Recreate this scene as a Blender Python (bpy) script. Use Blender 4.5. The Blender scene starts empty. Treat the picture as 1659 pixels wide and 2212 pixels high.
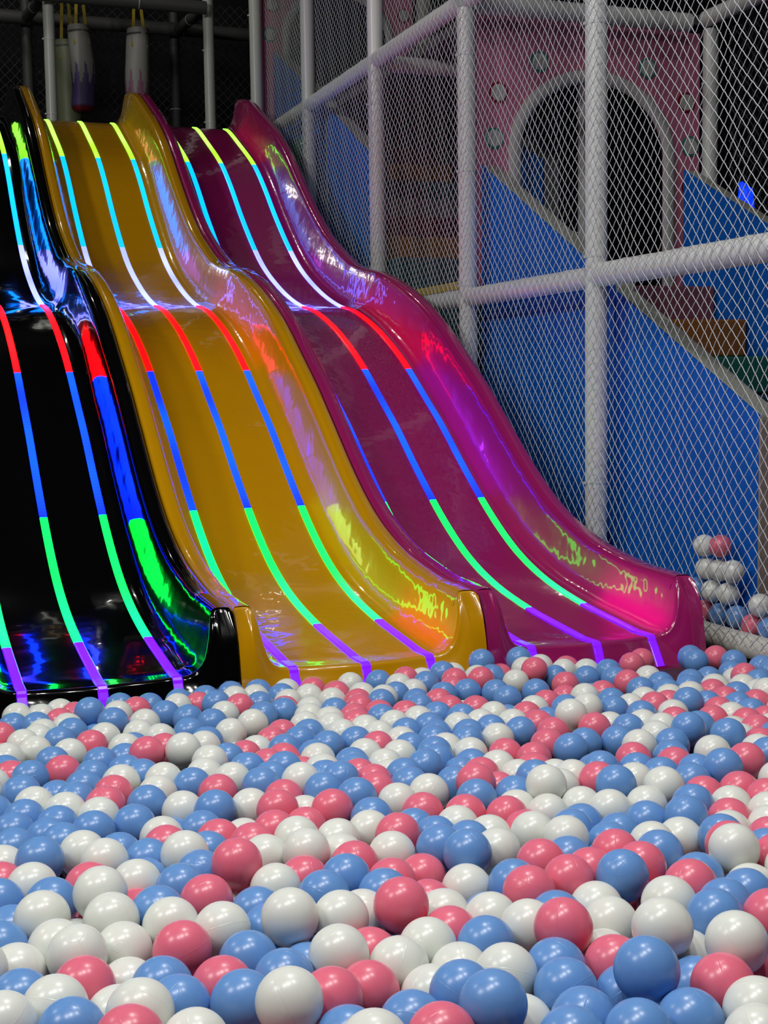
import bpy, bmesh, math, random
import numpy as np
from mathutils import Vector, Matrix
C = bpy.context.scene.collection
SC = bpy.context.scene
random.seed(7); rng = np.random.default_rng(7)
PI = math.pi
VIS = {}
VIS['W'] = '''257,3185,63 306,3135,67 356,3201,60 473,3085,70 618,3115,67 766,3155,63 826,3190,54 698,2977,71 513,2961,74 479,2841,81 513,2780,83 348,2995,73 291,2955,75 406,2840,82 238,2827,88 253,2748,92 273,2888,81 316,2701,91 424,2686,94 513,2541,121 575,2642,94 661,2766,83 725,2827,83 546,2458,114 521,2393,109 150,2486,107 196,2708,93 369,2396,112 444,2384,111 418,2305,112 559,2335,111 437,2185,115 545,2152,116 299,2185,121 252,2238,120 207,2291,120 377,2055,118 503,2035,105 913,3211,56 877,3073,62 940,3109,62 981,3053,60 1091,3240,51 1065,3075,61 1195,3163,55 1098,3009,66 1295,3255,43 1208,3094,53 1383,3255,49 1075,2726,79 1008,2699,82 896,2955,67 867,2869,74 895,2805,77 872,2723,85 830,2778,79 873,2653,86 936,2683,82 942,2614,85 967,2549,85 1120,2606,87 1184,2633,82 1244,2697,79 1431,3204,48 1152,2479,90 1251,2613,80 1046,2377,96 1021,2442,92 913,2418,95 865,2368,95 848,2301,94 859,2468,91 679,2621,79 756,2450,97 730,2337,108 657,2232,127 1045,2249,103 1054,2180,102 844,2096,122 778,2072,120 681,1941,124 551,1900,143 626,2110,106 822,1921,120 848,1856,121 1560,3188,62 1642,3255,50 1662,3158,54 1731,3160,48 1794,2952,64 1873,2775,71 1918,2722,77 1911,2652,79 1889,2588,97 1759,2704,77 1691,2687,80 1591,2514,90 1622,2685,80 1521,2785,77 1433,2613,99 1341,2515,115 1484,3081,56 1356,2721,77 1420,2490,85 1563,2647,78 1484,2462,90 1488,2393,98 1437,2333,100 1353,2257,109 1688,2436,92 1619,2331,92 1568,2233,105 1690,2298,99 1522,2109,118 1434,2129,120 1420,1909,130 1123,2168,98 1122,2100,115 1020,2002,143 1069,2045,119 1062,1956,113 1206,2028,119 1204,1930,138 1148,1892,122 1078,1889,125 960,1993,109 986,1929,117 898,1807,135 1039,1696,135 1103,1721,126 1273,1836,123 1190,1721,126 1300,1771,128 1260,1714,128 244,1970,139 266,1904,145 377,1878,150 130,1976,130 159,1839,146 232,1707,175 293,1797,146 301,1598,163 355,1555,165 235,1639,164 238,1570,152 232,1503,136 155,1670,167 164,1601,155 198,1691,116 180,1535,171 67,1510,181 113,1554,152 139,1396,176 83,1356,185 204,1402,151 216,1327,188 261,1276,171 540,1814,152 600,1841,129 619,1909,128 667,1803,135 722,1657,127 810,1746,139 650,1567,134 692,1512,143 577,1441,154 523,1396,157 497,1528,168 544,1583,143 458,1417,173 430,1519,184 464,1706,147 491,1861,135 359,1277,197 415,1178,186 536,1328,149 589,1373,148 616,1307,169 920,1742,145 833,1494,143 815,1427,150 775,1372,135 806,1293,198 862,1230,197 1070,1535,177 1042,1573,126 1122,1479,162 889,1411,171 1056,1476,142 708,1438,158 808,1116,178 768,1058,181 598,1232,146 850,1311,147'''
VIS['B'] = '''407,3069,87 496,3201,61 565,3189,57 445,2974,81 576,3049,68 642,3215,55 711,3230,54 706,3092,71 779,3247,55 851,3255,52 807,3073,63 613,2972,72 651,2895,76 582,2814,81 239,3076,66 285,3025,75 348,2915,81 312,2830,85 451,2748,78 597,2708,85 602,2393,110 592,2510,100 275,2633,96 358,2573,101 412,2617,92 397,2515,97 331,2491,100 306,2426,101 277,2310,115 219,2481,114 192,2359,123 184,2613,94 416,2448,104 484,2327,112 480,2131,127 387,2235,117 345,2119,123 138,2277,118 184,2221,121 231,2169,120 208,2103,123 161,2155,122 278,2100,126 444,2072,114 254,2380,101 881,3146,61 1167,3235,52 1148,3058,59 1067,2944,72 1263,3146,58 1331,3200,68 1245,2988,64 1162,2956,62 1131,2861,72 1135,2762,75 1006,2774,79 936,2895,74 828,2942,74 769,2905,78 808,2678,87 1009,2629,81 957,2473,92 1073,2657,80 1056,2578,84 1024,2512,91 1169,2702,80 1314,3001,63 1467,3255,79 1442,3137,62 1577,3255,76 1372,2962,64 1363,2876,68 1112,2537,89 1083,2474,93 1176,2564,86 976,2390,102 953,2325,106 880,2584,86 770,2619,90 814,2566,88 769,2516,86 723,2567,90 814,2416,91 797,2349,98 721,2203,130 714,2270,115 623,2302,115 663,2359,114 588,2243,123 674,2153,129 714,2097,130 852,2234,113 836,2165,117 909,2272,114 1020,2313,92 975,2260,95 922,2165,109 905,2033,123 987,2056,113 708,2005,123 757,1946,116 767,1878,123 1760,3094,57 1610,3110,51 1662,3034,59 1716,2986,62 1771,2855,69 2082,3204,49 2053,3132,53 2129,3065,57 1851,2845,71 1804,2782,73 1734,2769,73 1698,2829,68 2136,2949,63 1989,2759,75 2116,2882,69 1843,2639,82 1719,2576,85 1653,2552,104 1481,2284,125 1554,2718,77 1423,2693,79 1461,2921,66 1219,2509,90 1327,2597,80 1282,2348,98 1228,2305,103 1501,2615,86 1526,2537,89 1424,2421,96 1351,2337,98 1422,2250,106 1372,2175,106 1562,2370,100 1767,2526,88 1754,2458,90 1501,2177,135 1627,2196,114 1498,2045,130 1355,1979,141 1342,2043,116 1287,1973,124 1197,2131,115 1054,2113,119 1132,1964,140 1265,2119,107 1273,2049,116 1013,1865,116 968,1813,128 1044,1802,116 1109,1827,120 998,1751,123 1147,1773,140 1204,1842,132 1137,1663,144 152,2046,131 179,1931,150 223,2036,133 302,2003,118 332,1927,129 315,1859,124 421,1928,128 384,1809,143 345,1752,148 177,1771,146 110,1789,148 298,1667,154 422,1646,142 367,1476,157 121,1721,135 100,1629,152 109,1457,162 147,1327,180 264,1372,165 260,1443,157 327,1343,172 560,1695,151 512,1644,152 592,1633,147 734,1782,143 794,1814,132 749,1715,155 772,1612,142 642,1417,155 419,1576,146 391,1410,158 435,1470,134 410,1243,162 480,1245,165 545,1266,178 550,1198,195 542,1520,114 891,1680,137 960,1693,117 889,1525,168 726,1195,203 1012,1633,145 1175,1605,135 1003,1520,150 955,1387,167 1013,1424,159 907,1338,178 766,1476,147 684,1320,159 662,1254,166 647,1186,165 730,1243,152 820,1248,144 741,1135,169 673,1121,176 604,1132,176'''
VIS['P'] = '''340,3068,69 382,3136,64 524,3133,64 676,3153,57 748,3036,71 201,2950,78 368,2768,87 446,2561,116 499,2667,91 639,2560,88 284,2543,101 190,2543,101 345,2331,113 320,2254,118 516,2265,113 452,1990,124 850,3008,62 983,3217,53 1017,3131,58 1236,3222,57 1029,3002,64 1003,2916,71 1027,2849,70 1335,3131,63 1303,3069,57 1193,2894,72 1191,2824,71 1072,2796,76 961,2827,74 940,2752,79 1233,2769,78 1391,3090,69 1521,3253,35 904,2519,89 764,2731,78 726,2673,80 699,2492,93 710,2401,88 653,2439,100 782,2283,107 786,2214,114 610,2177,117 571,2076,133 656,2051,130 766,2148,120 986,2193,110 932,2096,131 988,2125,101 796,2004,121 861,1979,117 917,1939,119 599,2013,118 539,1981,130 700,1865,140 1547,3101,79 1705,3224,46 1572,2979,62 1876,3171,51 1941,3228,47 1703,2898,72 2137,3161,51 1828,2716,74 2020,2861,69 1784,2601,84 1833,2550,83 1646,2619,84 1586,2583,93 1552,2445,93 1586,2815,72 1414,2772,74 1309,2664,80 1278,2547,90 1271,2463,94 1213,2375,97 1361,2450,98 1295,2182,108 1341,2113,111 1621,2408,98 1701,2504,88 1743,2389,89 1678,2367,96 1630,2265,110 1565,2163,113 1432,2020,133 1267,1906,121 1338,1906,121 1343,1836,127 1145,2299,95 1114,2237,94 1114,2361,91 1137,2033,127 917,1871,116 1230,1778,124 1108,1601,156 1219,1658,131 370,1986,126 424,1758,171 490,1931,131 121,1896,133 235,1836,137 281,1731,130 365,1685,153 298,1515,165 321,1412,160 178,1467,161 194,1261,193 517,1750,136 598,1770,140 628,1700,134 687,1734,121 656,1635,122 577,1529,173 626,1489,143 470,1351,155 485,1177,181 512,1464,143 415,1312,173 831,1648,151 943,1637,154 884,1603,146 943,1568,158 829,1562,157 762,1545,157 1147,1543,150 950,1457,169 940,1508,123 975,1321,174 722,1374,181 753,1309,156 906,1248,146 814,1185,174'''
FILL = '''-262,822,214 -267,949,207 -260,1072,208 -245,1186,194 -252,1319,192 -263,1442,173 -262,1569,167 -259,1700,157 -261,1821,147 -255,1938,157 -247,2078,132 -252,2208,145 -254,2319,126 -177,802,221 -219,875,202 -174,934,202 -219,1007,201 -188,1068,214 -227,1254,197 -206,1372,194 -184,1438,184 -217,1501,180 -192,1576,167 -223,1639,173 -183,1701,168 -221,1760,154 -208,1877,163 -179,1939,149 -223,2013,143 -213,2139,124 -182,2199,143 -185,2326,115 -214,2389,127 -173,2445,117 -231,2509,125 -188,2585,118 -219,2648,98 -230,2755,88 -194,2829,89 -208,2896,101 -179,2964,97 -223,3012,73 -181,3075,93 -220,3148,62 -178,3201,82 -151,870,217 -106,945,214 -150,1001,214 -118,1068,199 -153,1128,207 -106,1190,200 -146,1260,195 -117,1322,182 -104,1441,179 -146,1497,178 -114,1559,179 -153,1633,162 -143,1758,170 -122,1825,165 -109,1945,148 -146,2004,155 -125,2083,150 -113,2210,140 -159,2262,122 -117,2318,126 -142,2382,119 -162,2514,118 -119,2568,109 -124,2703,97 -146,2773,110 -108,2832,102 -105,2955,90 -114,3073,73 -150,3134,64 -111,3192,65 -42,805,209 -81,874,218 -73,1006,213 -41,1067,200 -76,1127,206 -76,1258,195 -47,1317,173 -35,1452,182 -46,1563,165 -83,1628,159 -52,1692,168 -37,1830,160 -84,1880,146 -56,2080,143 -86,2143,149 -40,2194,134 -71,2264,128 -72,2391,121 -49,2456,105 -49,2576,107 -83,2636,98 -54,2700,102 -74,2893,91 -74,3021,97 -45,3083,71 -47,3220,73 28,802,202 2,886,214 27,1062,186 26,1190,189 0,1255,199 24,1320,195 -13,1385,186 33,1579,154 -9,1635,159 33,1690,148 -20,1762,169 32,1831,147 -15,1896,150 29,1950,146 -5,2014,153 33,2075,137 -8,2132,145 30,2195,141 -3,2274,139 -15,2515,119 26,2572,112 -14,2636,117 32,2709,89 -17,2759,94 16,2832,103 1,2900,88 -6,3014,84 -20,3149,85 21,3204,70 97,808,211 85,932,197 52,994,209 97,1054,188 68,1131,187 52,1754,168 66,2137,130 67,2268,132 53,2382,113 90,2448,118 54,2508,113 95,2587,94 52,2642,94 101,2702,100 64,2771,95 88,2836,83 101,2958,90 64,3016,78 95,3088,84 64,3149,61 90,3219,73 140,750,216 167,813,202 136,876,200 173,937,201 136,995,186 166,1056,203 141,1123,199 164,1192,183 130,2391,125 133,2761,84 156,2830,102 134,3020,89 165,3077,62 143,3141,82 159,3209,77 236,821,208 242,934,195 236,1062,196 240,1201,190 195,2765,51 194,2887,49 199,3015,51 274,750,213 313,818,209 267,999,190 312,1068,186 274,1140,187 386,817,191 347,885,192 347,1000,199 387,1071,187 347,1128,195 373,2707,51 417,755,188 449,941,186 415,1002,181 403,1749,104 445,1815,109 407,2126,91 411,3017,37 505,815,207 487,880,188 484,1007,180 530,1060,175 480,1107,188 504,2201,87 505,2568,57 481,2894,35 491,3020,43 588,814,198 557,877,189 581,942,183 574,2579,56 550,2902,37 614,749,204 661,804,205 654,946,184 615,1003,192 658,1053,170 655,2708,45 660,2831,44 634,3028,35 736,816,192 687,880,199 724,944,189 717,1578,116 727,1826,89 763,752,203 759,882,197 796,950,190 797,2831,38 828,887,186 870,942,198 833,1008,179 862,1072,171 908,1000,185 933,1065,179 901,1139,180 1001,1063,192 971,1139,177 978,1250,179 1043,1116,171 1084,1183,169 1049,1243,172 1065,1318,161 1116,1262,179 1144,1325,161 1111,1390,171 1223,1321,159 1191,1383,159 1214,1451,149 1220,1562,169 1211,1952,71 1210,2079,71 1224,2204,88 1261,1386,164 1281,1452,169 1283,1565,141 1275,2826,38 1257,2900,36 1320,1506,145 1364,1563,141 1311,1630,141 1350,1697,145 1337,1956,72 1312,2504,46 1311,2767,50 1380,1631,134 1418,1690,132 1389,1756,143 1421,1818,147 1393,1998,80 1413,2073,83 1376,2388,58 1432,2557,57 1382,2646,47 1417,2838,44 1463,1626,139 1487,1691,144 1465,1762,143 1496,1822,123 1485,1936,130 1505,2328,76 1458,2637,35 1494,2695,49 1486,2833,36 1542,1771,134 1531,1881,138 1565,1946,138 1577,2068,138 1518,2261,65 1527,2895,50 1626,1816,142 1608,1882,128 1641,1954,133 1617,2017,113 1596,2886,50 1677,1893,132 1715,2075,112 1669,2128,110 1696,2201,122 1729,2010,135 1780,2061,132 1737,2144,120 1786,2193,107 1785,2321,115 1732,2633,47 1804,2125,113 1813,2257,109 1811,2394,105 1835,2458,91 1817,2894,35 1880,2133,114 1905,2203,106 1887,2271,117 1926,2331,110 1879,2381,95 1920,2442,91 1886,2505,94 1914,2827,47 1887,2896,35 1988,2452,106 1979,2575,100 1981,2694,50 1981,2815,35 1957,2892,35 1978,2958,45 2048,2327,91 2023,2391,109 2066,2445,98 2025,2511,99 2047,2587,85 2061,2693,72 2049,2944,39 2093,2381,99 2095,2513,98 2117,2588,83 2130,2702,69 2093,2776,69 2081,3007,42 2166,2518,104 2194,2582,95 2159,2642,91 2201,2698,78 2167,2759,87 2188,2824,71 2205,2961,67 2166,3009,35 -253,768,156 -262,899,148 -223,957,152 -265,1020,149 -218,1077,147 -260,1147,136 -230,1210,130 -265,1271,138 -227,1343,126 -217,1460,117 -218,1715,96 -222,1837,91 -228,1961,97 -259,2029,81 -223,2219,81 -253,2281,66 -251,2399,68 -229,2475,49 -161,844,144 -155,967,140 -151,1081,129 -190,1152,142 -160,1214,130 -179,1285,121 -157,1351,132 -139,1454,120 -190,1524,120 -186,1642,99 -148,1717,103 -180,1781,101 -150,1849,105 -194,1901,87 -159,1972,84 -176,2040,74 -154,2213,71 -140,2336,62 -181,2400,63 -159,2479,49 -195,2539,46 -144,2587,47 -177,2656,37 -152,2721,35 -161,2858,35 -146,2973,35 -124,760,154 -93,833,157 -70,957,145 -114,1024,145 -76,1086,143 -120,1153,142 -74,1209,129 -112,1267,134 -121,1534,113 -74,1585,105 -70,1723,104 -110,1779,100 -79,1841,87 -112,1906,87 -73,1964,88 -76,2091,68 -113,2147,85 -79,2215,79 -71,2348,60 -105,2524,48 -68,2728,40 -115,2780,48 -78,2989,35 -12,832,152 -45,894,162 -36,1018,151 1,1214,128 -34,1391,113 6,1467,122 -43,1516,114 -40,1786,105 -42,1901,85 -47,2026,71 -11,2220,60 -47,2280,63 0,2336,68 -46,2413,50 -36,2534,52 -11,2599,42 -49,2658,41 -13,2855,37 -42,2921,35 58,834,147 24,895,148 26,1147,126 21,1280,137 52,1341,122 26,1767,91 73,1845,92 27,1903,94 57,1968,84 22,2029,86 56,2096,73 19,2160,80 71,2230,74 24,2407,55 72,2477,53 33,2545,47 19,2794,45 93,770,152 93,894,137 138,1084,131 125,1209,122 91,1270,129 129,1326,110 102,1405,95 93,1520,84 122,1586,83 121,1716,59 126,1834,48 92,1909,71 133,1965,61 92,2036,89 131,2093,46 100,2167,62 134,2228,42 129,2351,65 93,2409,50 140,2604,37 98,2660,44 138,2839,35 177,774,145 178,890,146 197,957,138 207,1094,137 193,1225,117 203,1335,94 168,1392,75 202,1469,81 163,1526,75 203,1588,75 164,1661,62 195,1837,69 161,1898,64 202,1963,49 163,2031,44 175,2167,35 170,2288,38 207,2353,35 258,838,138 265,965,127 238,1031,133 233,1156,119 267,1217,127 273,1339,94 236,1403,86 271,1461,67 273,1582,82 247,1651,74 260,1716,52 230,1777,70 275,1847,48 231,1900,58 272,1968,46 233,2027,48 266,2090,48 273,2218,35 239,2290,35 278,2349,35 292,778,152 336,833,145 302,892,129 348,957,128 312,1016,139 340,1205,113 301,1274,95 343,1335,90 340,1470,65 340,1598,70 341,1708,62 313,1773,57 344,1834,44 312,1910,43 303,2030,46 338,2096,50 300,2154,42 309,2282,35 420,839,132 373,892,127 383,1024,122 410,1088,123 371,1145,131 385,1279,95 415,1342,85 373,1398,86 374,1529,80 418,1589,67 387,1655,66 413,1841,46 382,1908,45 411,1972,50 373,2030,44 370,2160,35 420,2224,35 384,2283,35 387,2406,35 488,958,130 453,1029,120 451,1144,128 476,1201,82 485,1349,83 442,1407,78 487,1461,69 444,1522,62 482,1723,64 439,1777,51 483,1844,54 484,1981,44 442,2036,50 478,2096,40 440,2156,35 511,777,149 550,833,132 517,894,126 557,964,117 566,1081,118 523,1158,123 547,1202,75 523,1268,75 555,1332,75 549,1597,69 506,1657,59 561,1724,69 519,1781,49 559,1838,53 513,1911,51 552,1969,57 548,2094,35 520,2158,35 546,2225,35 504,2281,37 581,771,137 620,831,127 615,1216,75 582,1402,70 614,1464,70 578,1523,55 616,1591,51 593,1662,64 589,1908,35 618,1972,35 582,2033,35 617,2104,36 655,761,131 688,832,144 663,894,126 682,968,122 700,1080,121 648,1158,94 687,1217,70 648,1279,78 687,1337,76 664,1408,77 690,1469,56 656,1527,76 661,1645,53 691,1709,56 656,1769,46 679,1836,39 655,1899,58 698,1968,51 660,2028,36 686,2093,39 728,774,134 761,835,128 732,899,123 731,1018,117 764,1072,88 718,1153,89 761,1220,93 755,1350,68 771,1466,56 725,1530,57 767,1591,60 730,1651,58 764,1722,53 729,1780,35 769,1842,35 723,1898,43 754,2214,35 831,841,133 826,960,128 786,1139,86 832,1205,90 805,1270,72 824,1338,75 801,1530,61 840,1587,49 799,1652,43 833,1712,52 807,1781,49 837,1845,51 799,1905,35 833,1966,35 805,2040,42 871,906,130 876,1018,125 908,1096,121 869,1154,120 901,1211,86 909,1339,64 856,1398,60 886,1461,66 874,1529,74 867,1650,58 903,1720,58 905,1854,36 902,1974,47 897,2094,35 944,1031,118 978,1211,112 947,1273,85 981,1331,68 931,1408,74 971,1598,70 936,1658,55 971,1721,44 927,1785,48 973,1848,51 984,1970,47 945,2029,39 971,2093,38 935,2153,38 1010,1150,120 1051,1204,104 1000,1397,82 1049,1464,65 1007,1525,52 1006,1662,60 1048,1718,59 1006,1782,56 1041,1842,35 1014,2035,35 1050,2099,35 1042,2218,35 1079,1273,109 1103,1342,107 1079,1407,91 1115,1468,90 1082,1526,70 1106,1591,61 1077,1652,43 1118,1706,59 1077,1782,58 1110,1842,43 1077,1904,35 1119,1967,36 1120,2099,36 1151,1265,119 1187,1338,97 1147,1400,107 1184,1600,53 1185,1725,56 1155,1787,45 1191,1846,35 1221,1404,98 1211,1531,91 1216,1662,49 1257,1719,48 1262,1983,35 1265,2105,35 1291,1402,100 1274,1657,88 1317,1720,84 1287,1782,54 1322,1849,44 1275,1906,36 1335,2104,37 1351,1524,84 1390,1838,70 1369,1900,43 1357,2038,35 1386,2216,35 1427,1639,81 1424,1780,88 1435,1913,61 1474,1972,61 1459,2095,35 1506,1649,89 1523,1719,91 1537,1838,65 1529,2090,39 1498,2153,37 1554,1905,77 1601,1966,69 1558,2036,73 1601,2094,61 1625,1900,62 1670,1977,59 1675,2100,46 1668,2223,55 1708,1902,70 1738,1964,81 1717,2035,55 1708,2161,58 1751,2214,42 1805,2104,46 1821,2210,43 1775,2280,55 1809,2347,37 1850,2292,47 1852,2407,35 1956,2226,63 1919,2281,41 1948,2348,37 1956,2465,35 1919,2532,38 1958,2590,35 1990,2288,43 2026,2465,35 2095,2472,40 2122,2407,36 2166,2462,37 2120,2537,35 2204,2536,39 2221,2606,35 -249,818,102 -251,938,90 -249,1067,83 -256,1315,69 -263,1447,66 -253,1581,65 -263,1702,44 -260,1809,40 -262,1941,39 -213,879,100 -182,943,80 -224,1002,93 -219,1133,81 -223,1254,76 -214,1374,64 -177,1443,62 -178,1565,45 -178,1684,43 -214,1752,35 -173,1808,37 -113,939,92 -139,1006,82 -144,1138,72 -116,1318,72 -145,1381,63 -108,1558,48 -107,1697,50 -151,1875,38 -38,803,94 -80,878,104 -33,1061,77 -77,1133,91 -36,1188,74 -71,1263,77 -47,1329,74 -57,1440,55 -38,1563,49 -78,1634,55 -39,1691,35 -33,1832,35 -12,873,92 -4,997,81 33,1186,62 18,1307,60 36,1438,58 -2,1503,58 30,1571,62 -9,1634,61 36,1822,35 103,817,96 99,948,93 89,1058,89 102,1196,58 94,1315,51 56,1637,35 66,1752,35 173,821,81 137,1134,80 163,1326,37 211,885,80 190,1006,88 232,1072,75 234,1201,65 270,757,80 307,817,83 268,1007,67 312,1061,62 280,1125,76 297,1310,35 349,761,79 373,931,68 382,1064,63 349,1132,66 345,1241,51 421,756,82 416,876,67 456,933,69 402,995,61 451,1065,56 418,1137,59 412,1256,35 503,819,82 483,997,60 520,1069,66 487,1131,69 554,875,69 563,1125,54 649,809,68 623,881,70 609,1012,79 664,1070,62 718,816,77 720,948,66 678,1133,35 787,818,65 787,932,77 794,1186,35 829,874,66 875,948,74 824,998,69 860,1058,70 848,1125,56 939,1170,45 964,998,59 1006,1055,67 1003,1198,47 1047,1131,51 1050,1250,50 1136,1324,48 1147,1428,42 1171,1263,52 1215,1448,41 1257,1379,35 1248,1509,35 1295,1562,38 1331,1624,38 1415,1691,35 1386,1754,35 1492,1692,35 1527,1761,35 1629,1820,35 -256,781,43 -261,896,35 -189,769,57 -151,829,36 -186,890,35 -189,1019,35 -149,1076,38 -123,765,35 -82,835,48 -116,896,36 -81,1089,35 -54,755,46 -13,832,35 18,769,35 56,828,37 27,891,36 48,958,35 60,1092,35 89,762,35 124,846,35 92,1013,35 161,906,35'''
# ------------------------------------------------------------------ helpers
def tag(o, label=None, cat=None, group=None, kind=None):
    if label: o['label'] = label
    if cat: o['category'] = cat
    if group: o['group'] = group
    if kind: o['kind'] = kind
    return o
def thing(name, label, cat, loc=(0, 0, 0), group=None):
    o = bpy.data.objects.new(name, None); C.objects.link(o); o.location = loc
    o.empty_display_size = .1
    return tag(o, label, cat, group)
def mobj(name, verts, faces, mat, parent=None, smooth=False, mats=None, fm=None, auto=None):
    me = bpy.data.meshes.new(name)
    if parent is not None:
        v = np.array(verts, float) - np.array(parent_world(parent)); verts = v.tolist()
    me.from_pydata([tuple(v) for v in verts], [], [tuple(f) for f in faces])
    for m in (mats or [mat]): me.materials.append(m)
    if fm is not None: me.polygons.foreach_set('material_index', fm)
    if smooth: me.polygons.foreach_set('use_smooth', [True] * len(me.polygons))
    me.update()
    if smooth and auto:
        me.set_sharp_from_angle(angle=math.radians(auto))
    o = bpy.data.objects.new(name, me); C.objects.link(o)
    if parent is not None: o.parent = parent
    return o
def parent_world(p):
    l = Vector((0, 0, 0))
    while p is not None:
        l = l + p.location; p = p.parent
    return l
class G:
    """geometry accumulator"""
    def __init__(s): s.v = []; s.f = []; s.m = []
    def add(s, v, f, m=0):
        n = len(s.v); s.v += [tuple(p) for p in v]; s.f += [tuple(i + n for i in q) for q in f]; s.m += [m] * len(f)
    def box(s, x0, x1, y0, y1, z0, z1, m=0):
        v = [(x, y, z) for x in (x0, x1) for y in (y0, y1) for z in (z0, z1)]
        s.add(v, [(0, 1, 3, 2), (4, 6, 7, 5), (0, 4, 5, 1), (2, 3, 7, 6), (0, 2, 6, 4), (1, 5, 7, 3)], m)
    def tube(s, pts, rad, n=16, cap=True, m=0, shape=None):
        pts = [Vector(p) for p in pts]; K = len(pts)
        rads = rad if isinstance(rad, (list, tuple)) else [rad] * K
        up = None; vs = []
        for i, p in enumerate(pts):
            t = (pts[min(i + 1, K - 1)] - pts[max(i - 1, 0)]).normalized()
            if up is None:
                a = Vector((0, 0, 1)) if abs(t.z) < .9 else Vector((1, 0, 0))
                up = (a - t * a.dot(t)).normalized()
            else: up = (up - t * up.dot(t)).normalized()
            b = t.cross(up)
            for k in range(n):
                a = 2 * PI * k / n
                vs.append(p + (up * math.cos(a) + b * math.sin(a)) * rads[i])
        fs = [(i * n + k, i * n + (k + 1) % n, (i + 1) * n + (k + 1) % n, (i + 1) * n + k) for i in range(K - 1) for k in range(n)]
        if cap: fs += [tuple(range(n - 1, -1, -1)), tuple(range((K - 1) * n, K * n))]
        s.add(vs, fs, m)
    def prism(s, poly, axis, a0, a1, m=0):
        """poly: 2D points, extruded along axis ('x': poly=(y,z); 'y': poly=(x,z))"""
        n = len(poly)
        mk = (lambda p, a: (a, p[0], p[1])) if axis == 'x' else (lambda p, a: (p[0], a, p[1]))
        v = [mk(p, a0) for p in poly] + [mk(p, a1) for p in poly]
        f = [tuple(range(n)), tuple(range(2 * n - 1, n - 1, -1))] + [(i, i + n, (i + 1) % n + n, (i + 1) % n) for i in range(n)]
        s.add(v, f, m)
    def obj(s, name, mat, parent=None, smooth=False, mats=None, auto=40):
        o = mobj(name, s.v, s.f, mat, parent, smooth, mats, s.m if mats else None, auto)
        bm = bmesh.new(); bm.from_mesh(o.data); bmesh.ops.recalc_face_normals(bm, faces=bm.faces); bm.to_mesh(o.data); bm.free()
        return o
def bevel(o, w=.006, seg=2):
    b = o.modifiers.new('bevel', 'BEVEL'); b.width = w; b.segments = seg; b.limit_method = 'ANGLE'; b.angle_limit = math.radians(40)
    return o

# ------------------------------------------------------------------ materials
def mat(name, col, rough=.5, metal=0, coat=0, coat_r=.05, spec=.5, noise=None, bump=None, emis=None, sss=0):
    m = bpy.data.materials.new(name); m.use_nodes = True
    nt = m.node_tree; b = nt.nodes['Principled BSDF']
    b.inputs['Base Color'].default_value = (*col, 1)
    b.inputs['Roughness'].default_value = rough; b.inputs['Metallic'].default_value = metal
    b.inputs['Coat Weight'].default_value = coat; b.inputs['Coat Roughness'].default_value = coat_r
    b.inputs['Specular IOR Level'].default_value = spec
    if sss:
        b.inputs['Subsurface Weight'].default_value = sss; b.inputs['Subsurface Scale'].default_value = .012; b.inputs['Subsurface Radius'].default_value = (1, .6, .5)
    tc = nt.nodes.new('ShaderNodeTexCoord')
    if noise:   # (scale, amount)
        n = nt.nodes.new('ShaderNodeTexNoise'); n.inputs['Scale'].default_value = noise[0]; n.inputs['Detail'].default_value = 4
        nt.links.new(tc.outputs['Object'], n.inputs['Vector'])
        mx = nt.nodes.new('ShaderNodeMix'); mx.data_type = 'RGBA'
        k = noise[1]
        mx.inputs[6].default_value = (*[c * (1 - k) for c in col], 1); mx.inputs[7].default_value = (*[min(1, c * (1 + k)) for c in col], 1)
        nt.links.new(n.outputs['Fac'], mx.inputs[0]); nt.links.new(mx.outputs[2], b.inputs['Base Color'])
    if bump:    # (scale, strength, distance)
        n = nt.nodes.new('ShaderNodeTexNoise'); n.inputs['Scale'].default_value = bump[0]; n.inputs['Detail'].default_value = 2
        nt.links.new(tc.outputs['Object'], n.inputs['Vector'])
        bp = nt.nodes.new('ShaderNodeBump'); bp.inputs['Strength'].default_value = bump[1]; bp.inputs['Distance'].default_value = bump[2]
        nt.links.new(n.outputs['Fac'], bp.inputs['Height']); nt.links.new(bp.outputs['Normal'], b.inputs['Normal'])
        nt.links.new(bp.outputs['Normal'], b.inputs['Coat Normal'])
    if emis:
        b.inputs['Emission Color'].default_value = (*emis[0], 1); b.inputs['Emission Strength'].default_value = emis[1]
    return m
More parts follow.
